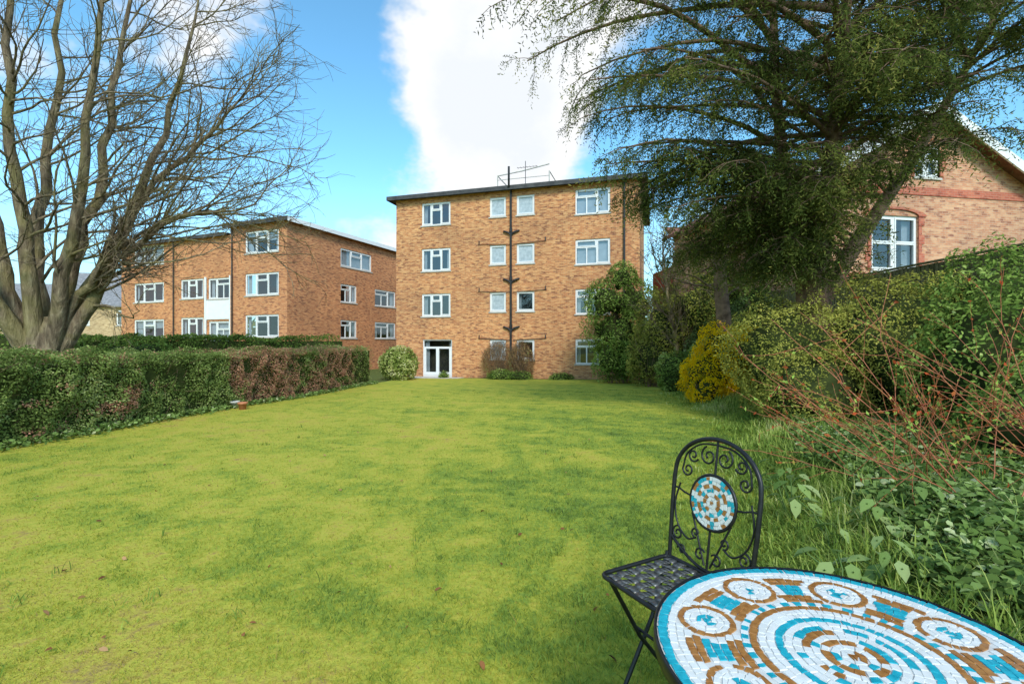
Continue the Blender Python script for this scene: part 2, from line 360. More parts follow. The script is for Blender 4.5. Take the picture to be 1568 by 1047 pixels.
# ------------------------------------------------------------------ bare trees
mBark,nt,o=new_mat('mossy_bark'); g=nt.nodes.new('ShaderNodeNewGeometry'); P_=g.outputs['Position']
mp=nt.nodes.new('ShaderNodeMapping'); mp.inputs['Scale'].default_value=(6,6,1.3); L(nt,P_,mp.inputs[0])
n1=noise(nt,mp.outputs[0],1.5,4,.65); n2=noise(nt,P_,1.1,3)
c=ramp(nt,n1,[(.3,(.06,.042,.027)),(.5,(.19,.14,.09)),(.72,(.38,.30,.19))])
c=mixc(nt,maprange(nt,n2,.45,.62,0,.45),c,(.25,.22,.07))
princ(nt,o,c,.9,.15,0,n1,1.0,.08)
def interp_poly(pts,t):
    s=t*(len(pts)-1);i=int(min(s,len(pts)-2));f=s-i; return pts[i]*(1-f)+pts[i+1]*f,pts[i+1]-pts[i]
def smooth_poly(ctrl,n):
    ctrl=np.array(ctrl,float);m=len(ctrl);t=np.linspace(0,m-1,n);out=[]
    C=np.vstack([2*ctrl[0]-ctrl[1],ctrl,2*ctrl[-1]-ctrl[-2]])
    for s in t:
        i=int(min(s,m-2));f=s-i;p0,p1,p2,p3=C[i:i+4]
        out.append(.5*((2*p1)+(-p0+p2)*f+(2*p0-5*p1+4*p2-p3)*f*f+(-p0+3*p1-3*p2+p3)*f**3))
    return np.array(out)
def bare_tree():
    T=Tubes(); bx,by=-11.45,11.8; b0=float(gz(bx,by))-.1
    T.add(smooth_poly([(bx,by,b0),(bx,by,.5),(bx+.02,by,1.2),(bx+.0,by,1.9)],8),[.70,.60,.52,.47,.44,.42,.38,.30],14)
    for a in np.arange(0,6.28,1.05):
        T.add(smooth_poly([(bx+.8*math.cos(a),by+.8*math.sin(a),b0),(bx+.42*math.cos(a),by+.42*math.sin(a),b0+.35),(bx+.26*math.cos(a),by+.26*math.sin(a),1.2)],6),[.10,.17,.19,.2,.2,.17],8)
    limbs=[
     [(-.25,0,.9),(-.7,-.1,2.6),(-1.2,-.3,5.2),(-1.5,-.5,8.5),(-1.7,-.6,12)],
     [(-.1,.15,1.0),(-.35,.3,3.0),(-.5,.5,5.6),(-.3,.8,9),(-.4,1.0,13)],
     [(.05,-.2,1.0),(.05,-.4,3.0),(-.05,-.7,5.4),(.2,-1.0,8.6),(.4,-1.2,12)],
     [(.15,.1,1.0),(.4,.25,2.9),(.85,.5,5.2),(1.3,.6,8.2),(1.8,.7,12)],
     [(.2,-.05,.9),(.8,-.3,2.6),(1.35,-.55,4.6),(2.0,-.8,7.6),(2.5,-1.0,11)],
     [(.24,.1,.9),(1.1,.2,2.5),(1.8,.4,4.4),(2.6,.6,7.2),(3.3,.8,10.4)],
     [(.25,0,1.1),(1.0,-.1,2.5),(2.3,-.25,3.5),(3.8,-.3,4.3),(5.2,-.2,4.6)],
     [(.2,.1,1.3),(1.1,.3,3.2),(2.3,.5,5.2),(3.5,.6,6.6),(4.7,.6,7.6)],
     [(-.3,-.1,1.1),(-1.0,-.4,2.6),(-2.0,-.8,4.2),(-3.2,-1.2,6.5),(-4,-1.4,9)],
     [(-.1,-.2,1.1),(-.6,-.9,2.8),(-.9,-1.5,5.2),(-1.0,-1.9,8.5),(-1,-2,11)],
    ]
    for li,c in enumerate(limbs):
        c=np.array(c)+np.array([bx,by,0]); pts=smooth_poly(c,18); pts[4:]+=rng.normal(0,.06,(14,3)); side=li in (6,7)
        R=np.linspace(.20 if not side else .12,.022,18); T.add(pts,R,9)
        nb=18 if not side else 27
        for k in range(nb):
            t=rng.uniform(.2,1.0); p,d=interp_poly(pts,t); d=d/np.linalg.norm(d)
            outv=p-np.array([bx-.6,by,p[2]]); outv/=np.linalg.norm(outv)+1e-6
            q=rng.normal(size=3); q-=d*(q@d); q/=np.linalg.norm(q)
            dirn=d*.45+q*.75+outv*.55+np.array([.30,0,.10]); r=np.interp(t,[0,1],[.048,.018]); ln=rng.uniform(1.6,3.8)*(1.15-.35*t)
            b1,r1=polygrow(p,dirn,ln,9,.14,.03,r,.007); T.add(b1,r1,5)
            for k2 in range(rng.integers(8,13)):
                t2=rng.uniform(.15,1.0); p2,d2=interp_poly(b1,t2); d2=d2/np.linalg.norm(d2)
                q=rng.normal(size=3); q-=d2*(q@d2); q/=np.linalg.norm(q)
                b2,r2=polygrow(p2,d2*.8+q*.7,rng.uniform(.5,1.4),5,.17,.02,.011*(1.2-.5*t2),.0045); T.add(b2,r2,3)
                for k3 in range(rng.integers(3,6)):
                    t3=rng.uniform(.2,1.0);p3,d3=interp_poly(b2,t3);d3=d3/np.linalg.norm(d3)
                    b3,r3=polygrow(p3,d3+rng.normal(0,.55,3),rng.uniform(.2,.5),2,.15,.02,.0055,.0035); T.add(b3,r3,3)
    T.build('bare_tree',mBark)
bare_tree()
def small_bare(name,bx,by,h,mat):
    T=Tubes(); b=np.array([bx,by,float(gz(bx,by))-.1]); p,r=polygrow(b,np.array([0,0,1.]),h*.75,10,.06,.1,.12,.03); T.add(p,r,7)
    for k in range(26):
        t=rng.uniform(.25,1); q,d=interp_poly(p,t); d=d/np.linalg.norm(d); v=rng.normal(0,.8,3)+np.array([0,0,.5]); b1,r1=polygrow(q,d*.5+v,rng.uniform(1.2,2.6),7,.16,.04,.032,.008); T.add(b1,r1,4)
        for k2 in range(9):
            q2,d2=interp_poly(b1,rng.uniform(.2,1)); b2,r2=polygrow(q2,d2/np.linalg.norm(d2)+rng.normal(0,.5,3),rng.uniform(.4,1.1),4,.18,.02,.011,.006); T.add(b2,r2,3)
            for k3 in range(3):
                q3,d3=interp_poly(b2,rng.uniform(.2,1)); b3,r3=polygrow(q3,d3/np.linalg.norm(d3)+rng.normal(0,.5,3),rng.uniform(.2,.5),2,.1,.02,.007,.005); T.add(b3,r3,3)
    T.build(name,mat)
small_bare('bare_ash_tree',8.4,25.5,9.0,mBark)
small_bare('bare_ash_tree',6.6,19.2,7.0,mBark)

# ------------------------------------------------------------------ conifer
mNeedle=mat_leaf('conifer_needle',[(0,(.035,.045,.015)),(.35,(.09,.12,.03)),(.7,(.20,.22,.05)),(1,(.46,.38,.11))],.4,.5,.25)
mYewBark=mat_noise('reddish_bark',(.08,.05,.035),(.28,.18,.12),5,.9,.15,0,.9,.04)
def conifer():
    e=empty('conifer_tree'); T=Tubes(); bx,by=6.25,10.0; b0=float(gz(bx,by))-.1
    T.add(smooth_poly([(bx+.15,by,b0),(bx+.1,by,1.2),(bx-.05,by,2.4),(bx-.1,by,3.2)],9),np.linspace(.38,.26,9),12)
    stems=[smooth_poly([(bx-.1,by,2.2),(bx-.5,by-.1,3.6),(bx-.9,by-.2,6.5),(bx-1.0,by-.2,11)],14),
           smooth_poly([(bx-.05,by,2.2),(bx+.35,by+.1,3.8),(bx+.7,by+.2,7),(bx+.9,by,12)],14),
           smooth_poly([(bx+.05,by,2.0),(bx+.8,by-.2,3.4),(bx+2.0,by-.4,5.4),(bx+3.4,by-.5,8.0)],14),
           smooth_poly([(bx-.1,by,2.4),(bx-.1,by-.5,4.2),(bx-.2,by-1.2,7),(bx-.2,by-1.5,10.5)],14)]
    for s in stems: T.add(s,np.linspace(.19,.04,14),8)
    tw_p=[];tw_d=[];tw_l=[]
    nl=225
    for k in range(nl):
        s=stems[rng.integers(4)]; t=rng.uniform(.10,1.0); p,_=interp_poly(s,t)
        az=rng.uniform(0,2*math.pi)
        u_=rng.random()
        if k<16:
            s=stems[0 if k%2 else 3]; p,_=interp_poly(s,rng.uniform(.35,.75)); az=math.pi+.25+rng.normal(0,.28)
        elif u_<.38: az=math.pi+.4+rng.normal(0,.7)
        elif u_<.70: az=-.5+rng.normal(0,.55)
        dx,dy=math.cos(az),math.sin(az)
        if dy>.5 and rng.random()<.6: az=-az; dy=-dy
        if dx>.1 and p[2]<4.8: continue
        left=max(0,-dx)
        Ln=np.interp(p[2],[2.5,3.6,5,7,9,12],[1.6,2.7,4.3,5.9,5.6,3.6])*(.72+.38*left)*(rng.uniform(.6,1.08) if k>=16 else rng.uniform(.85,.98))
        if dy<-.5: Ln*=.8
        el0=rng.uniform(.2,.6); n_=9; pts=[p.copy()]; a=az
        dr=rng.uniform(.25,.55) if dx<.1 else rng.uniform(.0,.35)
        for i in range(n_):
            f=i/n_; el=el0-(el0+dr)*f**1.1; a+=rng.normal(0,.09)
            pts.append(pts[-1]+np.array([math.cos(a)*math.cos(el),math.sin(a)*math.cos(el),math.sin(el)])*Ln/n_)
        pts=np.array(pts); T.add(pts,np.linspace(.05,.008,n_+1)*(Ln/5+.3),5)
        ns=int(6+Ln*3.6)
        for j in range(ns):
            t=.18+.82*(j+rng.random())/ns; q,d=interp_poly(pts,min(t,.999)); d=d/np.linalg.norm(d)
            sd=np.array([-d[1],d[0],0])*(1 if j%2 else -1); dirn=d*.75+sd*rng.uniform(.4,.95)+np.array([0,0,rng.uniform(-.3,.2)])
            l2=rng.uniform(.4,1.1)*(1.25-.6*t)
            b,r=polygrow(q,dirn,l2,4,.14,-.13,.010,.004); T.add(b,r,3)
            m=int(l2*12)+3
            for _ in range(m):
                tt=rng.uniform(.05,1); p3,d3=interp_poly(b,tt); d3=d3/np.linalg.norm(d3)
                tw_p.append(p3); tw_d.append(d3*.7+rng.normal(0,.5,3)+np.array([0,0,-.6])); tw_l.append(rng.uniform(.16,.42))
    T.build('trunk_and_limbs',mYewBark,e)
    P=np.array(tw_p);D=np.array(tw_d);D/=np.linalg.norm(D,axis=1)[:,None];Lw=np.array(tw_l);n=len(P); print('twigs',n)
    K=9; t=np.linspace(.08,1,K)
    down=np.array([0,0,-1.])
    pos=P[:,None,:]+D[:,None,:]*(t[None,:,None]*Lw[:,None,None])+down*(.35*t**2)[None,:,None]*Lw[:,None,None]
    side=np.cross(D,rng.normal(size=(n,3))); side/=np.linalg.norm(side,axis=1)[:,None]
    sg=np.where(np.arange(K)%2==0,1,-1)
    ax=D[:,None,:]*.75+side[:,None,:]*sg[None,:,None]*.75+rng.normal(0,.25,(n,K,3))
    nr=np.cross(D,side)[:,None,:]+rng.normal(0,.45,(n,K,3))
    ax=ax.reshape(-1,3);nr=nr.reshape(-1,3); pos=pos.reshape(-1,3)+ax*.03
    sz=rng.uniform(.05,.10,len(pos)); tip=np.repeat(t[None,:],n,0).ravel()
    clump=np.repeat(.17*NA(P,1.1)+.13*NC(P,3)+rng.normal(0,.1,n),K)
    rnd=np.clip(.32+.25*tip**2+clump+rng.normal(0,.1,len(pos)),0,1)
    V,F=leaf_geo(pos,nr,sz,.25,4,ax); np_mesh('needle_sprays',V,F,mNeedle,e,attrs={'rnd':rnd})
conifer()

# ------------------------------------------------------------------ windows & walls
mBrick=mat_brick('orange_brick',(.22,.075,.04),(.54,.22,.09),(.72,.39,.17),(.50,.37,.25))
mBrickL=mat_brick('brown_brick',(.22,.075,.045),(.54,.215,.095),(.68,.33,.15),(.46,.33,.22))
mStock=mat_brick('stock_brick',(.30,.12,.08),(.57,.26,.15),(.68,.40,.24),(.50,.40,.32))
mRed=mat_brick('red_brick',(.25,.06,.04),(.50,.14,.09),(.58,.20,.12),(.42,.28,.22))
mWhite=mat_noise('white_upvc',(.76,.77,.78),(.82,.82,.81),3,.35,.4,0,0)
mSill=mat_noise('stone_sill',(.42,.40,.36),(.6,.58,.53),6,.8,.2,0,0)
mGlass=mat_glass('window_glass')
mCurt=mat_noise('net_curtain',(.55,.57,.58),(.76,.77,.77),2.2,.9,.1,0,0)
mRoomD=mat_noise('dark_interior',(.05,.05,.05),(.16,.15,.13),1.2,.9,.1,0,0)
mFrost=mat_noise('frosted_glass',(.32,.38,.42),(.50,.56,.60),7,.25,.5,0,0)
mFelt=mat_noise('roof_felt',(.05,.05,.055),(.10,.10,.10),3,.9,.1,0,0)
mPipe=mat_noise('black_pipe',(.015,.015,.017),(.035,.035,.037),5,.45,.4,0,0)
def facade(O,ux,n):
    O=np.array(O,float);ux=np.array(ux,float);n=np.array(n,float)
    def F(u,d,z): return (O[0]+ux[0]*u+n[0]*d,O[1]+ux[1]*u+n[1]*d,z)
    return F
def wall(G,F,W0,W1,z0,z1,ops,m=0,rev=.14):
    us=sorted({W0,W1,*[o[0] for o in ops],*[o[1] for o in ops]}); zs=sorted({z0,z1,*[o[2] for o in ops],*[o[3] for o in ops]})
    for i in range(len(us)-1):
        for j in range(len(zs)-1):
            u=(us[i]+us[i+1])/2;z=(zs[j]+zs[j+1])/2
            if any(o[0]<u<o[1] and o[2]<z<o[3] for o in ops): continue
            G.quad(F(us[i],0,zs[j]),F(us[i+1],0,zs[j]),F(us[i+1],0,zs[j+1]),F(us[i],0,zs[j+1]),m)
    for (a,b,c,d,*_) in ops:
        G.quad(F(a,0,c),F(a,-rev,c),F(a,-rev,d),F(a,0,d),m);G.quad(F(b,0,c),F(b,0,d),F(b,-rev,d),F(b,-rev,c),m)
        G.quad(F(a,0,d),F(a,-rev,d),F(b,-rev,d),F(b,0,d),m);G.quad(F(a,0,c),F(b,0,c),F(b,-rev,c),F(a,-rev,c),m)
def window(G,F,u0,u1,z0,z1,style='three',inside='mix'):
    d0,d1=-.13,-.06; t=.065
    def bx(a,b,c,d,e=d0,f=d1,m=0): G.box((a,e,c),(b,f,d),m,F)
    bx(u0,u0+t,z0,z1);bx(u1-t,u1,z0,z1);bx(u0+t,u1-t,z0,z0+t);bx(u0+t,u1-t,z1-t,z1)
    ia,ib,ic,id_=u0+t,u1-t,z0+t,z1-t; w=ib-ia;h=id_-ic; gm=1
    def sash(a,b,c,d):
        s=.05; bx(a,a+s,c,d,d0+.01,d1+.018);bx(b-s,b,c,d,d0+.01,d1+.018);bx(a+s,b-s,c,c+s,d0+.01,d1+.018);bx(a+s,b-s,d-s,d,d0+.01,d1+.018)
    if style=='three':
        for f in (.33,.67): bx(ia+w*f-.03,ia+w*f+.03,ic,id_)
        sash(ia+.004,ia+w*.33-.034,ic+.004,id_-.004); sash(ia+w*.67+.034,ib-.004,ic+.004,id_-.004)
        zt=ic+h*.68; bx(ia+w*.33+.03,ia+w*.67-.03,zt-.03,zt+.03); sash(ia+w*.33+.034,ia+w*.67-.034,zt+.034,id_-.004)
    elif style=='one':
        sash(ia+.004,ib-.004,ic+.004,id_-.004)
    elif style=='wide':
        bx(ia+w*.62-.03,ia+w*.62+.03,ic,id_); zt=ic+h*.70
        bx(ia,ia+w*.62-.03,zt-.03,zt+.03); bx(ia+w*.31-.03,ia+w*.31+.03,ic,zt-.03); sash(ia+w*.62+.034,ib-.004,ic+.004,id_-.004); sash(ia+.004,ia+w*.62-.034,zt+.034,id_-.004)
    elif style=='door':
        bx(ia,ib,id_-.42,id_-.36)
        sash(ia+.004,ia+w*.5-.004,ic+.004,id_-.424);sash(ia+w*.5+.004,ib-.004,ic+.004,id_-.424)
        bx(ia+w*.5-.09,ia+w*.5+.09,ic+.06,id_-.47,d0+.0,d1+.03); bx(ia+.05,ia+.13,ic+.06,id_-.47,d0,d1+.025); bx(ib-.13,ib-.05,ic+.06,id_-.47,d0,d1+.025)
        bx(ia+.13,ib-.13,ic+.06,ic+.22,d0,d1+.02)
    elif style=='sash':
        bx(ia+w*.5-.05,ia+w*.5+.05,ic,id_); zt=ic+h*.5
        for a,b in ((ia,ia+w*.5-.05),(ia+w*.5+.05,ib)):
            sash(a+.004,b-.004,ic+.004,zt+.02); sash(a+.004,b-.004,zt+.03,id_-.004)
    if inside=='frost': gm=4
    G.quad(F(ia,-.10,ic),F(ib,-.10,ic),F(ib,-.10,id_),F(ia,-.10,id_),gm)
    if inside!='frost':
        if inside=='white': G.quad(F(ia,-.2,ic),F(ib,-.2,ic),F(ib,-.2,id_),F(ia,-.2,id_),2)
        else:
            for (a,b) in ((ia,ia+w*rng.uniform(.06,.2)),(ib-w*rng.uniform(.06,.2),ib)):
                k=8
                for i in range(k):
                    x0=a+(b-a)*i/k;x1=a+(b-a)*(i+1)/k; da=-.24-(.04 if i%2 else 0);db=-.24-(0 if i%2 else .04)
                    G.quad(F(x0,da,ic),F(x1,db,ic),F(x1,db,id_),F(x0,da,id_),2)
            if inside=='blind':
                zz=ic+h*.55; G.quad(F(ia,-.2,zz),F(ib,-.2,zz),F(ib,-.2,id_),F(ia,-.2,id_),2)
        G.quad(F(ia-.3,-1.2,ic-.3),F(ib+.3,-1.2,ic-.3),F(ib+.3,-1.2,id_+.3),F(ia-.3,-1.2,id_+.3),3)
        G.quad(F(ia-.3,-.15,ic-.02),F(ib+.3,-.15,ic-.02),F(ib+.3,-1.2,ic-.02),F(ia-.3,-1.2,ic-.02),3)
    if style!='door': G.box((u0-.05,-.05,z0-.07),(u1+.05,.05,z0-.002),5,F)
FM=[mWhite,mGlass,mCurt,mRoomD,mFrost,mSill]

def main_building():
    e=empty('brick_apartment_block'); O=(-6.94,29.); ux=(.9592,-.2829); n=(-.2829,-.9592); F=facade(O,ux,n); W=14.12; zb=-1.1; zt=9.75
    tops=[9.45,6.77,4.12,1.45]; ops=[];wins=[]
    for i,z in enumerate(tops):
        if i<3: o_=(1.68,3.52,z-1.32,z); wins.append((o_,'three','mix'))
        else: o_=(1.75,3.62,-.74,z); wins.append((o_,'door','mix'))
        ops.append(o_)
        for (a,b) in ((5.92,6.88),(7.5,8.52)):
            o_=(a,b,z-1.12,z-.02); ops.append(o_); wins.append((o_,'one','frost' if not(i in(2,3) and a>7) else 'mix'))
        o_=(10.78,12.62,z-1.33,z+.01); ops.append(o_); wins.append((o_,'wide',('white','white','blind','mix')[i]))
    G=Geo(); wall(G,F,0,W,zb,zt,ops)
    D=10.5
    G.quad(F(0,0,zb),F(0,0,zt),F(0,-D,zt),F(0,-D,zb)); G.quad(F(W,0,zb),F(W,-D,zb),F(W,-D,zt),F(W,0,zt)); G.quad(F(0,-D,zb),F(0,-D,zt),F(W,-D,zt),F(W,-D,zb))
    G.build('walls',[mBrick],e)
    R=Geo(); R.box((-.38,-D-.3,zt),(W+.38,.38,zt+.10),0,F); R.box((-.42,.38,zt-.07),(W+.42,.42,zt+.16),0,F); R.box((-.42,-D-.3,zt-.07),(-.38,.38,zt+.16),0,F); R.box((W+.38,-D-.3,zt-.07),(W+.42,.38,zt+.16),0,F)
    R.build('flat_roof',[mFelt],e)
    G=Geo()
    for o_,s,i in wins: window(G,F,*o_,s,i)
    G.build('windows',FM,e)
    T=Tubes(); f=lambda u,d,z:np.array(F(u,d,z))
    T.add([f(7.2,.1,zb),f(7.2,.1,9.5),f(7.2,.14,9.7),f(7.2,.5,9.85),f(7.2,.5,10.9)],.06,8)
    for z in (7.45,4.78,2.12):
        for s in (-1,1):
            T.add([f(7.2,.1,z-.22),f(7.2+s*.14,.1,z-.08),f(7.2+s*.36,.1,z+.0),f(7.2+s*.42,.06,z+.02),f(7.2+s*.44,-.02,z+.03)],.055,7)
        T.add([f(7.2,.1,z-.05),f(7.2,.1,z+.16)],.085,8)
        T.add([f(5.25,.05,z-.62),f(6.2,.05,z-.66),f(7.15,.06,z-.72)],.016,5); T.add([f(9.2,.05,z-.62),f(8.3,.05,z-.66),f(7.3,.06,z-.72)],.016,5)
        T.add([f(5.3,.05,z-.62),f(5.3,.03,z-.42)],.03,5); T.add([f(9.15,.05,z-.62),f(9.15,.03,z-.42)],.03,5)
    T.add([f(13.35,.09,zb),f(13.35,.09,9.6)],.055,8); T.add([f(13.35,.09,9.6),f(13.35,.3,9.75)],.055,8)
    T.build('soil_pipes',mPipe,e)
    T=Tubes()
    for u in (6.0,9.1): T.add([f(u,-1.2,zt),f(u,-1.2,11.05)],.035,6)
    T.add([f(6.0,-1.2,11.05),f(7.5,-1.2,11.2),f(9.1,-1.2,11.45)],.035,6); T.add([f(6.0,-1.2,10.8),f(9.1,-1.2,10.8)],.02,6)
    for u in (6.0,9.1): T.add([f(u,-1.2,11.05),f(u,-3.8,11.05)],.03,6)
    T.build('roof_guardrail',mSill,e)
    T=Tubes(); T.add([f(7.8,-.8,zt),f(7.8,-.8,11.6)],.02,5); T.add([f(7.3,-.8,11.25),f(8.5,-.8,11.25)],.012,4)
    for u in np.linspace(7.35,8.45,7): T.add([f(u,-.65,11.25),f(u,-.95,11.25)],.008,4)
    T.build('tv_aerial',mPipe,e)
    S=Geo(); S.box((.9,.1,-.95),(4.4,1.3,-.72),0,F); S.build('patio_step',[mSill],e)
main_building()

def left_building():
    e=empty('brick_apartment_building'); O=(-13.95,30.); FF=facade(O,(-.9257,.3783),(-.3783,-.9257)); FS=facade(O,(.3783,.9257),(.9257,-.3783)); zt=8.85; zb=-1.2
    G=Geo(); GW=Geo()
    tops=[8.42,5.70,3.04]; opsF=[(.7,3.65,z-1.42,z) for z in tops]
    wall(G,FF,0,5.0,zb,zt,opsF)
    for o_,i_ in zip(opsF,('blind','mix','mix')): window(GW,FF,*o_,'three',i_)
    def FB(u,d,z): return FF(u,d-.12,z)
    zw=zt-.45
    opsB=[]
    for z in tops: opsB.append((11.9,15.3,z-1.42-.08,z-.1))
    for z in tops[1:]: opsB.append((7.75,10.1,z-1.4,z-.05))
    opsB.append((5.2,7.3,4.2,5.6)); opsB.append((5.25,7.25,.9,2.7))
    wall(G,FB,5.0,16.8,zb,zw,opsB)
    for o_,i_ in zip(opsB,('white','mix','blind','mix','mix','mix','white')): window(GW,FB,*o_,'three' if o_[0]>5.5 else 'wide',i_)
    G.quad(FF(5.0,0,zb),FF(5.0,-.12,zb),FF(5.0,-.12,zt),FF(5.0,0,zt))
    G.quad(FF(5.0,-.12,zw),FF(5.0,-6,zw),FF(5.0,-6,zt),FF(5.0,-.12,zt))
    G.quad(FB(16.8,0,zb),FB(16.8,-9,zb),FB(16.8,-9,zw),FB(16.8,0,zw))
    P=Geo(); P.box((5.05,.0,2.82),(7.45,.05,4.1),0,FB); P.box((5.05,.0,-.3),(7.45,.05,.82),0,FB); P.box((7.38,0.052,.1),(7.52,.12,5.7),0,FB); P.box((5.02,0.052,.1),(5.12,.12,5.7),0,FB); P.build('white_panels',[mWhite],e)
    t2=[8.0,5.45,2.88]; opsS=[(4.7,8.1,6.7,8.0)]+[(4.7,6.4,z-1.3,z) for z in t2[1:]]+[(8.5,11.2,z-1.3,z) for z in t2[1:]]
    wall(G,FS,0,14,zb,zt,opsS)
    window(GW,FS,*opsS[0],'three','white')
    for o_ in opsS[1:]: window(GW,FS,*o_,'wide','mix')
    G.quad(FS(14,0,zb),FS(14,-9,zb),FS(14,-9,zt),FS(14,0,zt))
    G.build('walls',[mBrickL],e); GW.build('windows',FM,e)
    R=Geo()
    R.box((-.35,-5.3,zt),(14.2,.35,zt+.12),0,FS); R.box((5.32,-9,zw),(17.1,.3,zw+.12),0,FB)
    R.box((5.32,.30,zw-.08),(17.1,.34,zw+.15),0,FB); R.box((-.4,.35,zt-.1),(5.3,.39,zt+.16),0,FF)
    R.build('flat_roof',[mFelt],e)
    R=Geo(); R.box((-.34,.352,zt-.12),(14.2,.39,zt+.16),0,FS); R.build('fascia',[mWhite],e)
    T=Tubes(); f=lambda u,d,z:np.array(FF(u,d,z)); T.add([f(10.7,.0,0),f(10.7,.0,8.3)],.04,6); T.add([f(4.75,.08,0),f(4.75,.08,8.7)],.045,6)
    T.build('downpipes',mPipe,e)
left_building()

mTile=mat_noise('roof_slates',(.16,.16,.17),(.32,.31,.32),5,.85,.2,0,0)
def far_house(O,ang,W,D,ze,zr,wins,name='yellow_brick_house'):
    e=empty(name); ux=(math.cos(ang),math.sin(ang)); n=(math.sin(ang),-math.cos(ang)); F=facade(O,ux,n); G=Geo(); wall(G,F,0,W,-1,ze,wins)
    G.quad(F(W,0,-1),F(W,-D,-1),F(W,-D,ze),F(W,0,ze)); G.quad(F(0,0,-1),F(0,0,ze),F(0,-D,ze),F(0,-D,-1)); G.quad(F(W,0,ze),F(W,-D,ze),F(W,-D/2,zr),F(W,-D/2,zr)); G.quad(F(0,0,ze),F(0,-D,ze),F(0,-D/2,zr),F(0,-D/2,zr))
    G.build('walls',[mYel],e)
    GW=Geo(); [window(GW,F,*w,'three','mix') for w in wins]; GW.build('windows',FM,e)
    R=Geo()
    for (d1,z1,d2,z2) in ((.4,ze-.2,-D/2,zr),(-D-.4,ze-.2,-D/2,zr)):
        P=[F(-.3,d1,z1),F(W+.3,d1,z1),F(-.3,d2,z2),F(W+.3,d2,z2)]; P8=P+[(a,b,c+.15) for a,b,c in P]; R.box8(P8)
    R.build('slate_roof',[mTile],e)
mYel=mat_brick('yellow_brick',(.30,.20,.10),(.48,.34,.19),(.60,.46,.28),(.5,.42,.3))
far_house((-43.5,46),.25,8,8,4.9,8.3,[(1.2,2.8,2.9,4.4),(5,6.4,2.9,4.4),(1.2,2.8,.4,1.9),(5,6.4,.4,1.9)])
far_house((-60,52),.1,12,9,4.4,8.0,[(2,4,2.5,3.9),(7,9,2.5,3.9)])

mTile2=mat_noise('clay_tiles',(.16,.07,.05),(.30,.14,.09),5,.85,.2,0,0)
def victorian():
    e=empty('victorian_brick_house'); F=facade((9.6,15.2),(.985,.17),(.17,-.985)); W=8.2; ze=6.6; zr=8.8
    opsw=[(1.95,3.75,3.6,5.4),(1.95,3.75,.9,2.6),(5.5,7.0,.9,2.6)]
    G=Geo(); wall(G,F,0,W,-.5,ze,opsw[:3])
    a,b,c,d=3.6,4.6,6.7,7.8
    def gz_(u): return ze+(zr-ze)*(1-abs(u-W/2)/(W/2))
    for u0,u1 in ((0,a),(b,W)):
        k=8
        for i in range(k):
            p=u0+(u1-u0)*i/k;q=u0+(u1-u0)*(i+1)/k; G.quad(F(p,0,ze),F(q,0,ze),F(q,0,gz_(q)),F(p,0,gz_(p)))
    G.quad(F(a,0,ze),F(b,0,ze),F(b,0,c),F(a,0,c)); G.quad(F(a,0,d),F(W/2,0,d),F(W/2,0,zr),F(a,0,gz_(a))); G.quad(F(W/2,0,d),F(b,0,d),F(b,0,gz_(b)),F(W/2,0,zr))
    G.quad(F(0,0,-.5),F(0,0,ze),F(0,-9,ze),F(0,-9,-.5)); G.quad(F(W,0,-.5),F(W,-9,-.5),F(W,-9,ze),F(W,0,ze))
    G.build('walls',[mStock],e)
    B=Geo()
    for z in (3.25,6.1): B.box((-.01,.0,z),(W+.01,.03,z+.26),0,F)
    for (a,b,c,d) in opsw[:3]+[(3.6,4.6,6.7,7.8)]:
        k=12; cx=(a+b)/2; r=(b-a)/2
        for i in range(k):
            t0=math.pi*i/k;t1=math.pi*(i+1)/k; pr=lambda rr,t,q:F(cx+rr*math.cos(t),q,d+rr*.22*math.sin(t))
            B.box8([pr(r,t0,.004),pr(r,t1,.004),pr(r+.3,t0,.004),pr(r+.3,t1,.004),pr(r,t0,.05),pr(r,t1,.05),pr(r+.3,t0,.05),pr(r+.3,t1,.05)],0)
        for j in range(int((d-c)/.3)):
            wq=.22 if j%2 else .12; zq=c+j*.3
            B.box((a-wq,.0,zq),(a-.0,.034,zq+.29),0,F); B.box((b,.0,zq),(b+wq,.034,zq+.29),0,F)
    for j in range(22):
        wq=.34 if j%2 else .22; B.box((-.02,0,-.5+j*.3),(wq,.036,-.5+j*.3+.29),0,F)
    B.build('red_brick_trim',[mRed],e)
    GW=Geo(); [window(GW,F,*o_,'sash','mix') for o_ in opsw[:3]+[(3.6,4.6,6.7,7.8)]]; GW.build('windows',FM,e)
    R=Geo();Bg=Geo()
    for s in (-1,1):
        u0=W/2+s*(W/2+.5); u1=W/2; z0=ze-.27
        P=[F(u0,.45,z0),F(u1,.45,zr+.05),F(u0,-9.3,z0),F(u1,-9.3,zr+.05)]; R.box8(P+[(a,b,c+.16) for a,b,c in P])
        P=[F(u0,.46,z0-.2),F(u1,.46,zr-.15),F(u0,.52,z0-.2),F(u1,.52,zr-.15)]; Bg.box8(P+[(a,b,c+.36) for a,b,c in P])
    R.build('tiled_roof',[mTile2],e); Bg.build('bargeboards',[mWhite],e)
    H=facade((8.6,22.5),(1,.05),(.05,-1)); G=Geo(); ow=[(1.0,2.2,2.6,4.2),(3.2,4.4,2.6,4.2)]; wall(G,H,0,6,-.5,5.3,ow); G.quad(H(0,0,-.5),H(0,0,5.3),H(0,-6,5.3),H(0,-6,-.5)); G.build('rear_wing_walls',[mRed],e)
    GW=Geo(); [window(GW,H,*o_,'sash','mix') for o_ in ow]; GW.build('rear_wing_windows',FM,e)
    R=Geo(); P=[H(-.4,.4,5.1),H(6.4,.4,5.1),H(-.4,-3,7.2),H(6.4,-3,7.2)]; R.box8(P+[(a,b,c+.15) for a,b,c in P]); R.build('rear_wing_roof',[mTile2],e)
victorian()

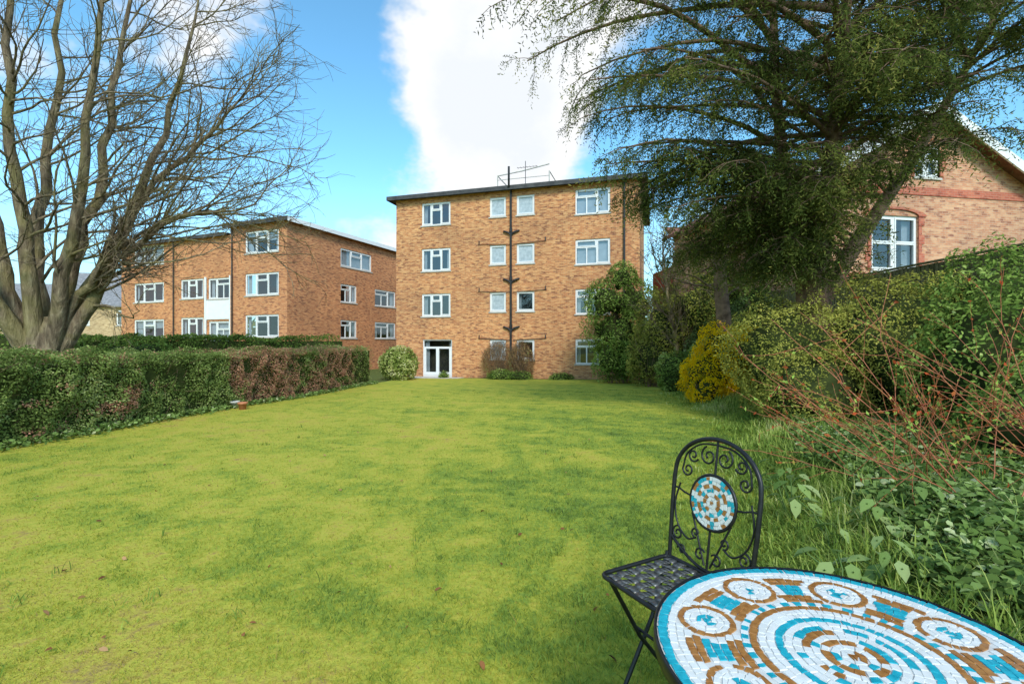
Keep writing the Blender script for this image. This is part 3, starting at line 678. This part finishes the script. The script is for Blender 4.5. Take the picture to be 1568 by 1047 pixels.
mFence=mat_noise('weathered_fence_timber',(.12,.11,.05),(.32,.28,.15),7,.85,.15,0,0)
G=Geo(); y=7.0
while y<21:
    g0=float(gz(9.1,y)); zt_=3.0+random.uniform(-.01,.01)
    G.box8([(9.1,y,g0-.1),(9.115,y,g0-.1),(9.125,y+.13,g0-.1),(9.14,y+.13,g0-.1),(9.1,y,zt_),(9.115,y,zt_),(9.125,y+.13,zt_),(9.14,y+.13,zt_)]); y+=.115
for z in (1.2,2.0,2.75): G.box((9.145,7,z),(9.19,21,z+.08))
for y in np.arange(7.3,21,2.4): G.box((9.2,y,.2),(9.3,y+.1,3.06))
G.box((9.08,7,3.02),(9.16,21,3.06))
G.build('wooden_fence',[mFence])

# ------------------------------------------------------------------ right side planting
shrub('variegated_shrub',[(5.5,9.3,.9,1.35,1.15,1.35),(6.7,8.5,1.1,1.3,1.15,1.4),(5.2,8.2,.4,.85,.8,.85)],52000,.05,mOlive,.5,tone=.05,rough=.28,depth=.4,core=.66)
shrub('viburnum_shrub',[(7.9,8.0,1.3,1.25,1.2,1.45),(6.6,6.5,.95,1.05,1.0,1.2),(7.6,5.6,1.0,1.15,1.1,1.4),(5.5,5.0,.4,.8,.7,.7)],40000,.07,mGreen,.5,tone=.02,rough=.36,depth=.5,core=.62,shape=6)
shrub('golden_shrub',[(5.5,13.6,.3,.75,.7,.8),(6.1,13.9,.95,.85,.7,.9),(6.9,14.4,.9,.75,.7,.85),(5.2,13.0,-.05,.5,.5,.5)],22000,.07,mYellow,.5,tone=.14,rough=.34,depth=.5,core=.6,twigs=30)
shrub('box_shrub',[(5.9,17.2,.1,.75,.7,.9),(6.9,16.8,.4,.9,.8,1.1)],9000,.08,mGreen,.6,tone=.05)
shrub('euonymus_shrub',[(7.4,12.6,.9,1.0,.9,1.1),(7.0,11.2,.5,.9,.9,.9)],12000,.065,mVarieg,.5,tone=-.1)
shrub('evergreen_tree',[(4.95,22.6,1.8,1.45,1.2,1.5),(4.5,22.3,3.2,1.15,1.0,1.15),(5.6,22.7,3.1,1.25,1.0,1.4),(5.7,22.6,1.0,1.6,1.2,1.4),(4.6,22.4,.5,.9,.9,1.0),(5.1,22.5,4.2,.8,.8,.8)],36000,.12,mGreen,.45,tone=.0,rough=.38,depth=.7,core=.52,twigs=40)
shrub('olive_shrub',[(6.6,20.2,1.8,1.5,1.2,1.9),(7.4,19.6,2.7,1.3,1.1,1.6),(5.9,20.0,.6,1.2,1.0,1.1)],26000,.10,mOlive,.5,tone=-.02,rough=.4,depth=.7,core=.55,twigs=110)
shrub('dark_conifer_shrub',[(8.2,17.5,1.2,.9,.9,1.6),(7.6,18.5,.8,.9,.8,1.3),(9.0,16.8,1.6,.8,.8,1.3)],14000,.10,mDark,.4,tone=.05,rough=.25)
shrub('holly_tree',[(8.6,19.5,2.6,1.3,1.1,2.0),(9.6,18.0,2.4,1.2,1.0,1.8),(10.8,17,1.9,1.2,1,1.6)],20000,.11,mGreen,.45,tone=-.12,rough=.4,depth=.6,core=.55)
shrub('round_variegated_shrub',[(-6.0,25.6,.1,1.05,.95,.98)],9000,.10,mVarieg,.5,tone=.05,rough=.1)
shrub('brown_shrub',[(-.75,26.9,.3,.95,.6,1.05),(.5,26.5,.3,.75,.55,1.0)],15000,.07,mBrownL,.4,tone=.0,rough=.2,depth=.7,core=.0,twigs=200)
shrub('low_border_shrub',[(-.6,26.0,-.55,.8,.4,.4),(.4,25.8,-.6,.7,.35,.35),(2.6,25.6,-.6,.7,.3,.3),(-3.9,27.5,-.7,.3,.3,.35)],5000,.08,mGreen,.5)
T=Tubes(); T.add(smooth_poly([(6.75,15.2,-.3),(6.7,15.2,1.5),(6.55,15.2,3.2),(6.4,15.1,5.5)],10),np.linspace(.28,.16,10),10)
for k in range(16):
    p,r=polygrow(np.array([6.55,15.2,2.6+.2*k]),rng.normal(0,1,3)*[1,1,.3]+[0,0,.5],1.8,7,.2,.03,.05,.01); T.add(p,r,5)
T.build('reddish_trunk_tree',mYewBark)
n=26000; ang=rng.uniform(-1.2,1.2,n); rad=rng.uniform(75,95,n); P=np.stack([np.sin(ang)*rad,np.cos(ang)*rad,rng.random(n)**.7],1); hh=4.5+1.6*NA(P*np.array([1,1,0]),.06)+1*NB(P*np.array([1,1,0]),.2); P[:,2]=-1+P[:,2]*np.clip(hh,2,9)
nn=rng.normal(size=(n,3)); V,F=leaf_geo(P,nn,rng.uniform(.5,1.1,n),.7); np_mesh('distant_trees',V,F,mOlive,attrs={'rnd':np.clip(rng.normal(.3,.15,n),0,1)})

n=24000; y=rng.uniform(1.2,8,n); x=xr(y)+.6+np.abs(rng.normal(0,1.0,n))*1.1
P=np.stack([x,y,gz(x,y)+.04+.12*(NA(np.stack([x,y,0*x],1),1.5)*.5+.5)+rng.uniform(0,.10,n)],1); nn=rng.normal(0,.45,(n,3)); nn[:,2]+=1
V,F=leaf_geo(P,nn,rng.uniform(.03,.075,n),.85,6); np_mesh('ivy_ground_cover',V,F,mIvy,attrs={'rnd':np.clip(rng.normal(.5,.22,n)+.1*NC(P,3),0,1)})
mBroad=mat_leaf('broad_leaf',[(0,(.14,.24,.05)),(.5,(.28,.40,.11)),(1,(.46,.54,.22))],.35,.4,.35)
PP=[];NNs=[];AL=[];SZ=[]
T=Tubes()
for (cx_,cy_,k) in [(2.35,3.1,16),(2.75,3.3,18),(2.15,3.7,12),(2.9,2.8,14),(1.95,2.5,9),(3.3,3.9,12),(2.5,4.4,10),(2.0,3.0,7),(1.6,2.3,7)]:
    g0=float(gz(cx_,cy_))
    for _ in range(k):
        a=rng.uniform(0,6.28); r=rng.uniform(.05,.26); h=rng.uniform(.12,.34); p=np.array([cx_+r*math.cos(a),cy_+r*math.sin(a),g0+h]); PP.append(p)
        NNs.append([.5*math.cos(a)+rng.normal(0,.2),.5*math.sin(a)+rng.normal(0,.2),1]); AL.append([math.cos(a),math.sin(a),-.3]); SZ.append(rng.uniform(.09,.17))
        T.add([[cx_+rng.normal(0,.02),cy_+rng.normal(0,.02),g0],[cx_+r*.5*math.cos(a),cy_+r*.5*math.sin(a),g0+h*.8],p],.004,4)
e=empty('broad_leaved_plant'); V,F=leaf_geo(np.array(PP),np.array(NNs),np.array(SZ),.55,6,np.array(AL)); np_mesh('leaves',V,F,mBroad,e,attrs={'rnd':rng.random(len(PP))}); T.build('stalks',mBroad,e)
mRedT=mat_noise('red_stem',(.30,.08,.04),(.55,.20,.09),9,.5,.3,0,0)
T=Tubes(); BP=[]
for k in range(56):
    b=np.array([rng.uniform(3.2,5.0),rng.uniform(2.7,4.8),0]); b[2]=gz(b[0],b[1]); d=np.array([rng.normal(-.40,.5),rng.normal(.1,.4),1.0])
    p,r=polygrow(b,d,rng.uniform(1.1,2.1),9,.10,-.03,.005,.002); T.add(p,r,5)
    for _ in range(6):
        t=rng.uniform(.3,.95); q,dd=interp_poly(p,t); dd=dd/np.linalg.norm(dd); p2,r2=polygrow(q,dd+rng.normal(0,.5,3),rng.uniform(.15,.55),4,.1,.0,.0026,.0015); T.add(p2,r2,4)
        for tt in (.3,.5,.7,.85,1.): BP.append(interp_poly(p2,min(tt,.999))[0])
e=empty('dogwood_shrub'); T.build('red_stems',mRedT,e)
BP=np.array(BP); n=len(BP); V,F=leaf_geo(BP,rng.normal(size=(n,3)),rng.uniform(.015,.05,n),.5); np_mesh('buds',V,F,mat_leaf('bud_leaf',[(0,(.50,.08,.03)),(.4,(.5,.16,.05)),(.5,(.30,.45,.08)),(1,(.42,.55,.12))]),e,attrs={'rnd':rng.random(n)})

mFallen=mat_leaf('fallen_leaf',[(0,(.10,.04,.025)),(.5,(.30,.13,.05)),(1,(.5,.3,.15))],.1)
n=130; y=np.exp(rng.uniform(math.log(1.7),math.log(14),n)); x=rng.uniform(-1,1,n)*y; x=np.clip(x,xl(y)+.2,xr(y)); P=np.stack([x,y,gz(x,y)+.02],1); nn=rng.normal(0,.45,(n,3)); nn[:,2]+=1
V,F=leaf_geo(P,nn,rng.uniform(.02,.05,n),.6,6); np_mesh('fallen_leaves',V,F,mFallen,attrs={'rnd':rng.random(n)})
mTerra=mat_noise('terracotta',(.40,.14,.07),(.6,.25,.13),8,.8,.2)
def lathe(name,prof,loc,mat,parent=None,n=24):
    t=np.linspace(0,2*math.pi,n,endpoint=False); prof=np.array(prof); V=np.stack([prof[:,0][:,None]*np.cos(t),prof[:,0][:,None]*np.sin(t),np.repeat(prof[:,1][:,None],n,1)],-1).reshape(-1,3)
    i=np.arange(len(prof)-1)[:,None]*n; j=np.arange(n)[None]; F=np.stack([i+j,i+(j+1)%n,i+n+(j+1)%n,i+n+j],-1).reshape(-1,4)
    ob=np_mesh(name,V,F,mat,parent,smooth=True); ob.location=loc; return ob
pot=[(.0,0),(.07,0),(.09,.13),(.11,.13),(.11,.17),(.09,.17),(.085,.12),(0,.12)]
lathe('terracotta_pot',pot,(-6.35,11.4,float(gz(-6.35,11.4))),mTerra)
lathe('grey_stone_pot',pot,(-6.7,11.7,float(gz(-6.7,11.7))),mSill)

# ------------------------------------------------------------------ mosaic
mTW=mat_noise('white_tile',(.66,.66,.63),(.80,.80,.78),30,.22,.5,0,0)
mTT=mat_noise('teal_tile',(.01,.28,.36),(.03,.45,.55),60,.18,.5,0,0)
mTB=mat_noise('brown_tile',(.26,.10,.025),(.46,.21,.06),50,.25,.5,0,0)
mGrout=mat_noise('grout',(.56,.55,.52),(.68,.67,.64),60,.9,.1,0,0)
mIron=mat_noise('black_iron',(.008,.008,.009),(.022,.022,.024),40,.4,.5,.3,0)
def mosaic(name,R,lobes,tile,parent,colf,lobf=None,z=0.0,M=None,gap=.0014):
    G=Geo(); th=.0022
    def tilepoly(cx,cy,r0,r1,a0,a1,m):
        pts=[]
        for (r,a) in ((r0,a0),(r1,a0),(r1,a1),(r0,a1)): pts.append(np.array([cx+r*math.cos(a),cy+r*math.sin(a)])+rng.normal(0,.0011,2))
        c=sum(pts)/4; zz=z+th+rng.uniform(-.0004,.0004); tl=rng.normal(0,.012,2)
        top=[(*(c+(p-c)*.92),zz+float((p-c)@tl)) for p in pts]; bot=[(*p,z) for p in pts]
        G.quad(*top,m)
        for i in range(4): j=(i+1)%4; G.quad(bot[i],bot[j],top[j],top[i],m)
    def ring(cx,cy,r0,r1,f,skip=None,irr=.0):
        rm=(r0+r1)/2; n=max(3,int(round(2*math.pi*rm/(tile*rng.uniform(.95,1.2))))); ph=rng.uniform(0,6); st=np.cumsum(rng.uniform(1-irr,1+irr,n)); st=np.concatenate([[0],st])/st[-1]*2*math.pi
        for i in range(n):
            a0=ph+st[i]+gap/2/rm; a1=ph+st[i+1]-gap/2/rm; am=(a0+a1)/2; x=cx+rm*math.cos(am);y=cy+rm*math.sin(am)
            if skip and skip(x,y): continue
            tilepoly(cx,cy,r0+gap/2 if r0>0 else .0005,r1-gap/2,a0,a1,f(i,n,rm,am,x,y))
    sk=(lambda x,y:any((x-l[0])**2+(y-l[1])**2<(l[2]+tile*.25)**2 for l in lobes))
    rows=colf('rows'); r=0
    for k,(h) in enumerate(rows):
        ring(0,0,r,r+h,lambda i,n,rm,am,x,y,k=k:colf((k,i,n,am)),sk if r>.1 else None,.35 if k>1 else 0); r+=h
    for l in lobes:
        rr=0; hs=[.012,.013,.014,.0125,.0145]; s=l[2]/sum(hs)
        for k,h in enumerate(hs):
            ring(l[0],l[1],rr,rr+h*s,lambda i,n,rm,am,x,y,k=k:lobf(k,i),None,.3); rr+=h*s
    ob=G.build(name,[mTW,mTT,mTB],parent)
    if M is not None: ob.matrix_local=M
    return ob
W_,T_,B_=0,1,2
def table():
    cx,cy=.655,.925; g0=float(gz(cx,cy)); e=empty('mosaic_table',(cx,cy,g0)); zt=.70-g0; R=.365
    lathe('table_top',[(0,zt-.004),(R-.006,zt-.004),(R-.003,zt-.004)],(0,0,0),mGrout,e,96)
    lathe('metal_rim',[(R-.003,zt-.001),(R+.001,zt+.0015),(R+.004,zt-.001),(R+.004,zt-.026),(R+.0,zt-.028),(R-.01,zt-.026),(0,zt-.02)],(0,0,0),mIron,e,96)
    lob=[(.264*math.cos(math.radians(17+45*i)),.264*math.sin(math.radians(17+45*i)),.060) for i in range(8)]
    rows=[.010,.014,.015]+[.0155]*19; tot=sum(rows); target=R-.004-.021; rows=[h*target/tot for h in rows]+[.021]
    cum=np.cumsum([0]+rows)
    def colf(a):
        if a=='rows': return rows
        k,i,n,am=a; rr=rng.random(); r=(cum[k]+cum[k+1])/2
        if k==len(rows)-1: return T_
        if k==0: return B_
        if k==1: return W_ if rr<.5 else B_
        if k==2: return T_ if rr<.5 else W_
        if k==3: return B_ if rr<.6 else W_
        if k==4: return T_ if rr<.45 else W_
        if k==5: return W_ if rr<.55 else (B_ if rr<.85 else T_)
        if k==6: return T_ if rr<.5 else W_
        if k==7: return W_
        if k==8: return T_
        if k==9: return W_
        if k==10: return W_
        if k==11: return B_
        if k==12: return T_ if i%2 else W_
        d=min(math.hypot(r*math.cos(am)-l[0],r*math.sin(am)-l[1]) for l in lob)-.060
        if r>.305: return W_
        if r<.225: return B_ if d>.012 else W_
        if d<.015: return W_
        return T_ if r<.275 else B_
    def lobf(k,i):
        rr=rng.random()
        if k==0: return T_
        if k==1: return T_ if rr<.6 else W_
        if k in(2,3): return W_
        return B_ if rr<.98 else W_
    mosaic('mosaic_tiles',R,lob,.0165,e,colf,lobf,zt-.004)
    T=Tubes()
    for k in range(3):
        a=k*2.094+.6; c,s=math.cos(a),math.sin(a)
        prof=smooth_poly([(.26,zt-.03),(.20,.56),(.07,.40),(.06,.30),(.16,.14),(.27,.01)],20); T.add([(r*c,r*s,z) for r,z in prof],.009,8)
    th=np.linspace(0,2*math.pi,33)
    for r,z in ((.065,.35),(.25,zt-.04)): T.add(np.stack([r*np.cos(th),r*np.sin(th),0*th+z],1),.007,8)
    T.build('legs',mIron,e)
table()

def chair():
    cx,cy=.562,1.691; g0=float(gz(cx,cy)); e=empty('mosaic_bistro_chair',(cx,cy,g0),math.radians(118.7)); T=Tubes(); SH=.45-g0*1.0
    off=-g0
    def B(w,h): return np.array([w,-.17-.14*(h-.45),h+off])
    hw=.185
    th=np.linspace(0,math.pi,25)
    out=[B(hw-.012,.40),B(hw-.008,.5),B(hw,.65),B(hw+.002,.76)]+[B(hw*math.cos(t),.785+.15*math.sin(t)) for t in th]+[B(-hw-.002,.76),B(-hw,.65),B(-hw+.008,.5),B(-hw+.012,.40)]
    T.add(out,.0085,8)
    T.add([B(-hw+.004+ (2*hw-.008)*t, .535-.075*math.sin(math.pi*t)) for t in np.linspace(0,1,17)],.006,7)
    def spiral(c0,r0,turns,a0,sgn,n=30):
        t=np.linspace(0,1,n); r=r0*(1-t*.78); a=a0+sgn*turns*2*math.pi*t
        return [ (c0[0]+r[i]*math.cos(a[i]), c0[1]+r[i]*math.sin(a[i])) for i in range(n)]
    mz=.705; mr=.098
    for s in (-1,1):
        def addc(pts,r=.0038): T.add([B(s*p[0],p[1]) for p in pts],r,6)
        addc(smooth_poly([(.0,.915),(.075,.905),(.135,.86),(.150,.80)],14).tolist())
        addc(spiral((.125,.80),.026,1.3,0,-1))
        addc(spiral((.035,.868),.036,1.35,1.2,-1))
        addc(spiral((.105,.858),.026,1.3,3.6,1))
        addc(smooth_poly([(.155,.74),(.172,.66),(.150,.585),(.10,.545),(.06,.56)],14).tolist())
        addc(spiral((.062,.578),.02,1.2,-1.57,1))
        addc(spiral((.145,.55),.027,1.4,1.57,-1))
        addc(smooth_poly([(.085,.645),(.065,.60),(.04,.54),(.012,.475)],10).tolist())
        addc(spiral((.035,.507),.024,1.2,2.5,-1))
        addc(spiral((.12,.495),.02,1.2,0,1))
        addc([(.098,.705),(.13,.71),(.16,.72),(.184,.72)])
    t=np.linspace(0,2*math.pi,33); T.add([B(mr*math.cos(a),mz+mr*math.sin(a)) for a in t],.0065,8)
    T.add([B(0,mz+mr),B(0,.935)],.0045,6); T.add([B(0,mz-mr),B(0,.462)],.0045,6)
    z=SH; d=.17
    def rr(w,dd,zz,rad=.03):
        pts=[]
        for (sx,sy,a0) in ((1,1,0),(-1,1,90),(-1,-1,180),(1,-1,270)):
            for a in np.linspace(a0,a0+90,5): pts.append(((w-rad)*sx+rad*math.cos(math.radians(a)),(dd-rad)*sy+rad*math.sin(math.radians(a)),zz))
        pts.append(pts[0]); return pts
    T.add(rr(hw,d,z),.008,8)
    for s in (-1,1):
        T.add([(s*(hw-.006),-.165,z+.02),(s*(hw-.008),-.08,z*.55),(s*(hw-.004),.07,.01)],.0085,8)
        T.add([(s*(hw-.026),.15,z-.01),(s*(hw-.026),.0,z*.45),(s*(hw-.026),-.17,.01)],.0085,8)
    T.add([(-hw,.07,.02),(hw,.07,.02)],.007,7);T.add([(-hw+.02,-.17,.02),(hw-.02,-.17,.02)],.007,7);T.add([(-hw,-.0,z*.5),(hw,-.0,z*.5)],.006,7)
    T.build('iron_frame',mIron,e)
    G=Geo(); k=7; w0=.0155
    for i in range(k):
        x=-hw+.015+(2*hw-.03)*(i+.5)/k
        for j in range(k):
            y0=-d+.005+(2*d-.01)*j/k; y1=-d+.005+(2*d-.01)*(j+1)/k; s=1 if (i+j)%2 else -1
            ym=(y0+y1)/2; w=w0
            G.quad((x-w,y0,z),(x+w,y0,z),(x+w,ym,z+s*.004),(x-w,ym,z+s*.004));G.quad((x-w,ym,z+s*.004),(x+w,ym,z+s*.004),(x+w,y1,z),(x-w,y1,z))
    for j in range(k):
        y_=-d+.005+(2*d-.01)*(j+.5)/k
        for i in range(k):
            x0=-hw+.015+(2*hw-.03)*i/k;x1=-hw+.015+(2*hw-.03)*(i+1)/k;s=-1 if (i+j)%2 else 1;xm=(x0+x1)/2;w=.0135
            G.quad((x0,y_-w,z+.0005),(xm,y_-w,z+s*.004),(xm,y_+w,z+s*.004),(x0,y_+w,z+.0005));G.quad((xm,y_-w,z+s*.004),(x1,y_-w,z+.0005),(x1,y_+w,z+.0005),(xm,y_+w,z+s*.004))
    ob=G.build('woven_seat',[mIron2],e); md=ob.modifiers.new('t','SOLIDIFY'); md.thickness=.0015
    c=B(0,mz); up=(B(0,mz+1)-B(0,mz)); up/=np.linalg.norm(up); xx=np.array([1.,0,0])
    for sg,nm in ((1,'medallion_front'),(-1,'medallion_rear')):
        ax=xx*sg; nz=np.cross(ax,up)
        M=Matrix(((ax[0],up[0],nz[0],c[0]),(ax[1],up[1],nz[1],c[1]),(ax[2],up[2],nz[2],c[2]),(0,0,0,1)))
        rows=[.010,.0135,.0145,.0145,.0145,.0135,.0135]; s_=(mr-.004)/sum(rows); rows=[h*s_ for h in rows]
        def colf(a):
            if a=='rows': return rows
            k_,i,n,am=a; rr_=rng.random(); ph=(am/(2*math.pi)*8)%1
            if k_==0: return B_
            if k_==1: return W_
            if k_==2: return B_ if ph<.5 else W_
            if k_==3: return T_ if ph<.5 else W_
            if k_==4: return W_ if ph<.4 else B_
            if k_==5: return T_ if ph<.5 else W_
            return (T_,B_,W_)[int(rr_*2.99)]
        mosaic(nm,mr,[],.0165,e,colf,None,.004,M)
        dsk=lathe(nm+'_backing',[(0,.0035),(mr-.002,.0035)],(0,0,0),mGrout,e,40); dsk.matrix_local=M
mIron2=mat_noise('worn_iron_strip',(.05,.05,.05),(.20,.20,.19),60,.35,.5,.4,0)
chair()

# ------------------------------------------------------------------ world, sun, camera
w=bpy.data.worlds.new('World'); scene.world=w; w.use_nodes=True; nt=w.node_tree; nt.nodes.clear()
out=nt.nodes.new('ShaderNodeOutputWorld'); bg=nt.nodes.new('ShaderNodeBackground'); L(nt,bg.outputs[0],out.inputs[0])
sun_dir=Vector((.16,-.78,.62)).normalized()
el=math.asin(sun_dir.z); rot=math.atan2(sun_dir.x,sun_dir.y)
sky=nt.nodes.new('ShaderNodeTexSky'); sky.sky_type='NISHITA'; sky.sun_disc=False; sky.sun_elevation=el; sky.sun_rotation=rot; sky.ozone_density=1.5; sky.dust_density=.6
tc=nt.nodes.new('ShaderNodeTexCoord'); D=tc.outputs['Generated']
sep=nt.nodes.new('ShaderNodeSeparateXYZ'); L(nt,D,sep.inputs[0])
mp=nt.nodes.new('ShaderNodeMapping'); mp.inputs['Scale'].default_value=(1,1,1.5); mp.inputs['Location'].default_value=(3.1,1.7,.4); L(nt,D,mp.inputs[0])
n1=noise(nt,mp.outputs[0],2.3,6,.62)
def blob(v,r0,r1,amp):
    v=Vector(v).normalized(); d=nt.nodes.new('ShaderNodeVectorMath'); d.operation='DOT_PRODUCT'; L(nt,D,d.inputs[0]); d.inputs[1].default_value=v
    return maprange(nt,d.outputs['Value'],math.cos(math.radians(r0)),math.cos(math.radians(r1)),0,amp)
f=math_(nt,'ADD',n1,0)
for b in [((-.10,1,.34),21,0,.17),((-.04,1,.66),17,0,.18),((-.53,1,.58),9,0,.14),((-.9,1,.30),28,0,.05),((-.36,1,.46),13,0,-.24),((-.28,1,.66),9,0,-.15),((.32,1,.45),15,0,-.12),((-.8,1,.75),16,0,-.06)]:
    f=math_(nt,'ADD',f,blob(*b))
cm=maprange(nt,f,.49,.64)
cc=ramp(nt,f,[(.55,(6.6,6.75,6.95)),(.68,(7.0,7.05,7.1)),(.85,(6.1,6.4,6.8))])
skyc=mixc(nt,1,sky.outputs[0],(1.15,1.9,1.95),'MULTIPLY')
hz=maprange(nt,sep.outputs[2],.36,.0,0,.6)
c=mixc(nt,hz,skyc,(4.6,6.1,7.2)); c=mixc(nt,cm,c,cc)
L(nt,c,bg.inputs[0]); bg.inputs[1].default_value=.15
sl=bpy.data.lights.new('sun','SUN'); sl.energy=3.0; sl.angle=math.radians(16); sl.color=(1,.95,.88); so=bpy.data.objects.new('sun',sl); col.objects.link(so)
so.rotation_euler=(-sun_dir).to_track_quat('-Z','Y').to_euler(); so.location=(10,-10,20)
cam=bpy.data.cameras.new('camera'); co=bpy.data.objects.new('camera',cam); col.objects.link(co); scene.camera=co
co.location=(0,0,1.3); co.rotation_euler=(math.radians(90),0,0); cam.sensor_width=36; cam.lens=17.0; cam.clip_start=.05; cam.clip_end=3000
scene.view_settings.view_transform='Standard'; scene.view_settings.look='None'; scene.view_settings.exposure=0
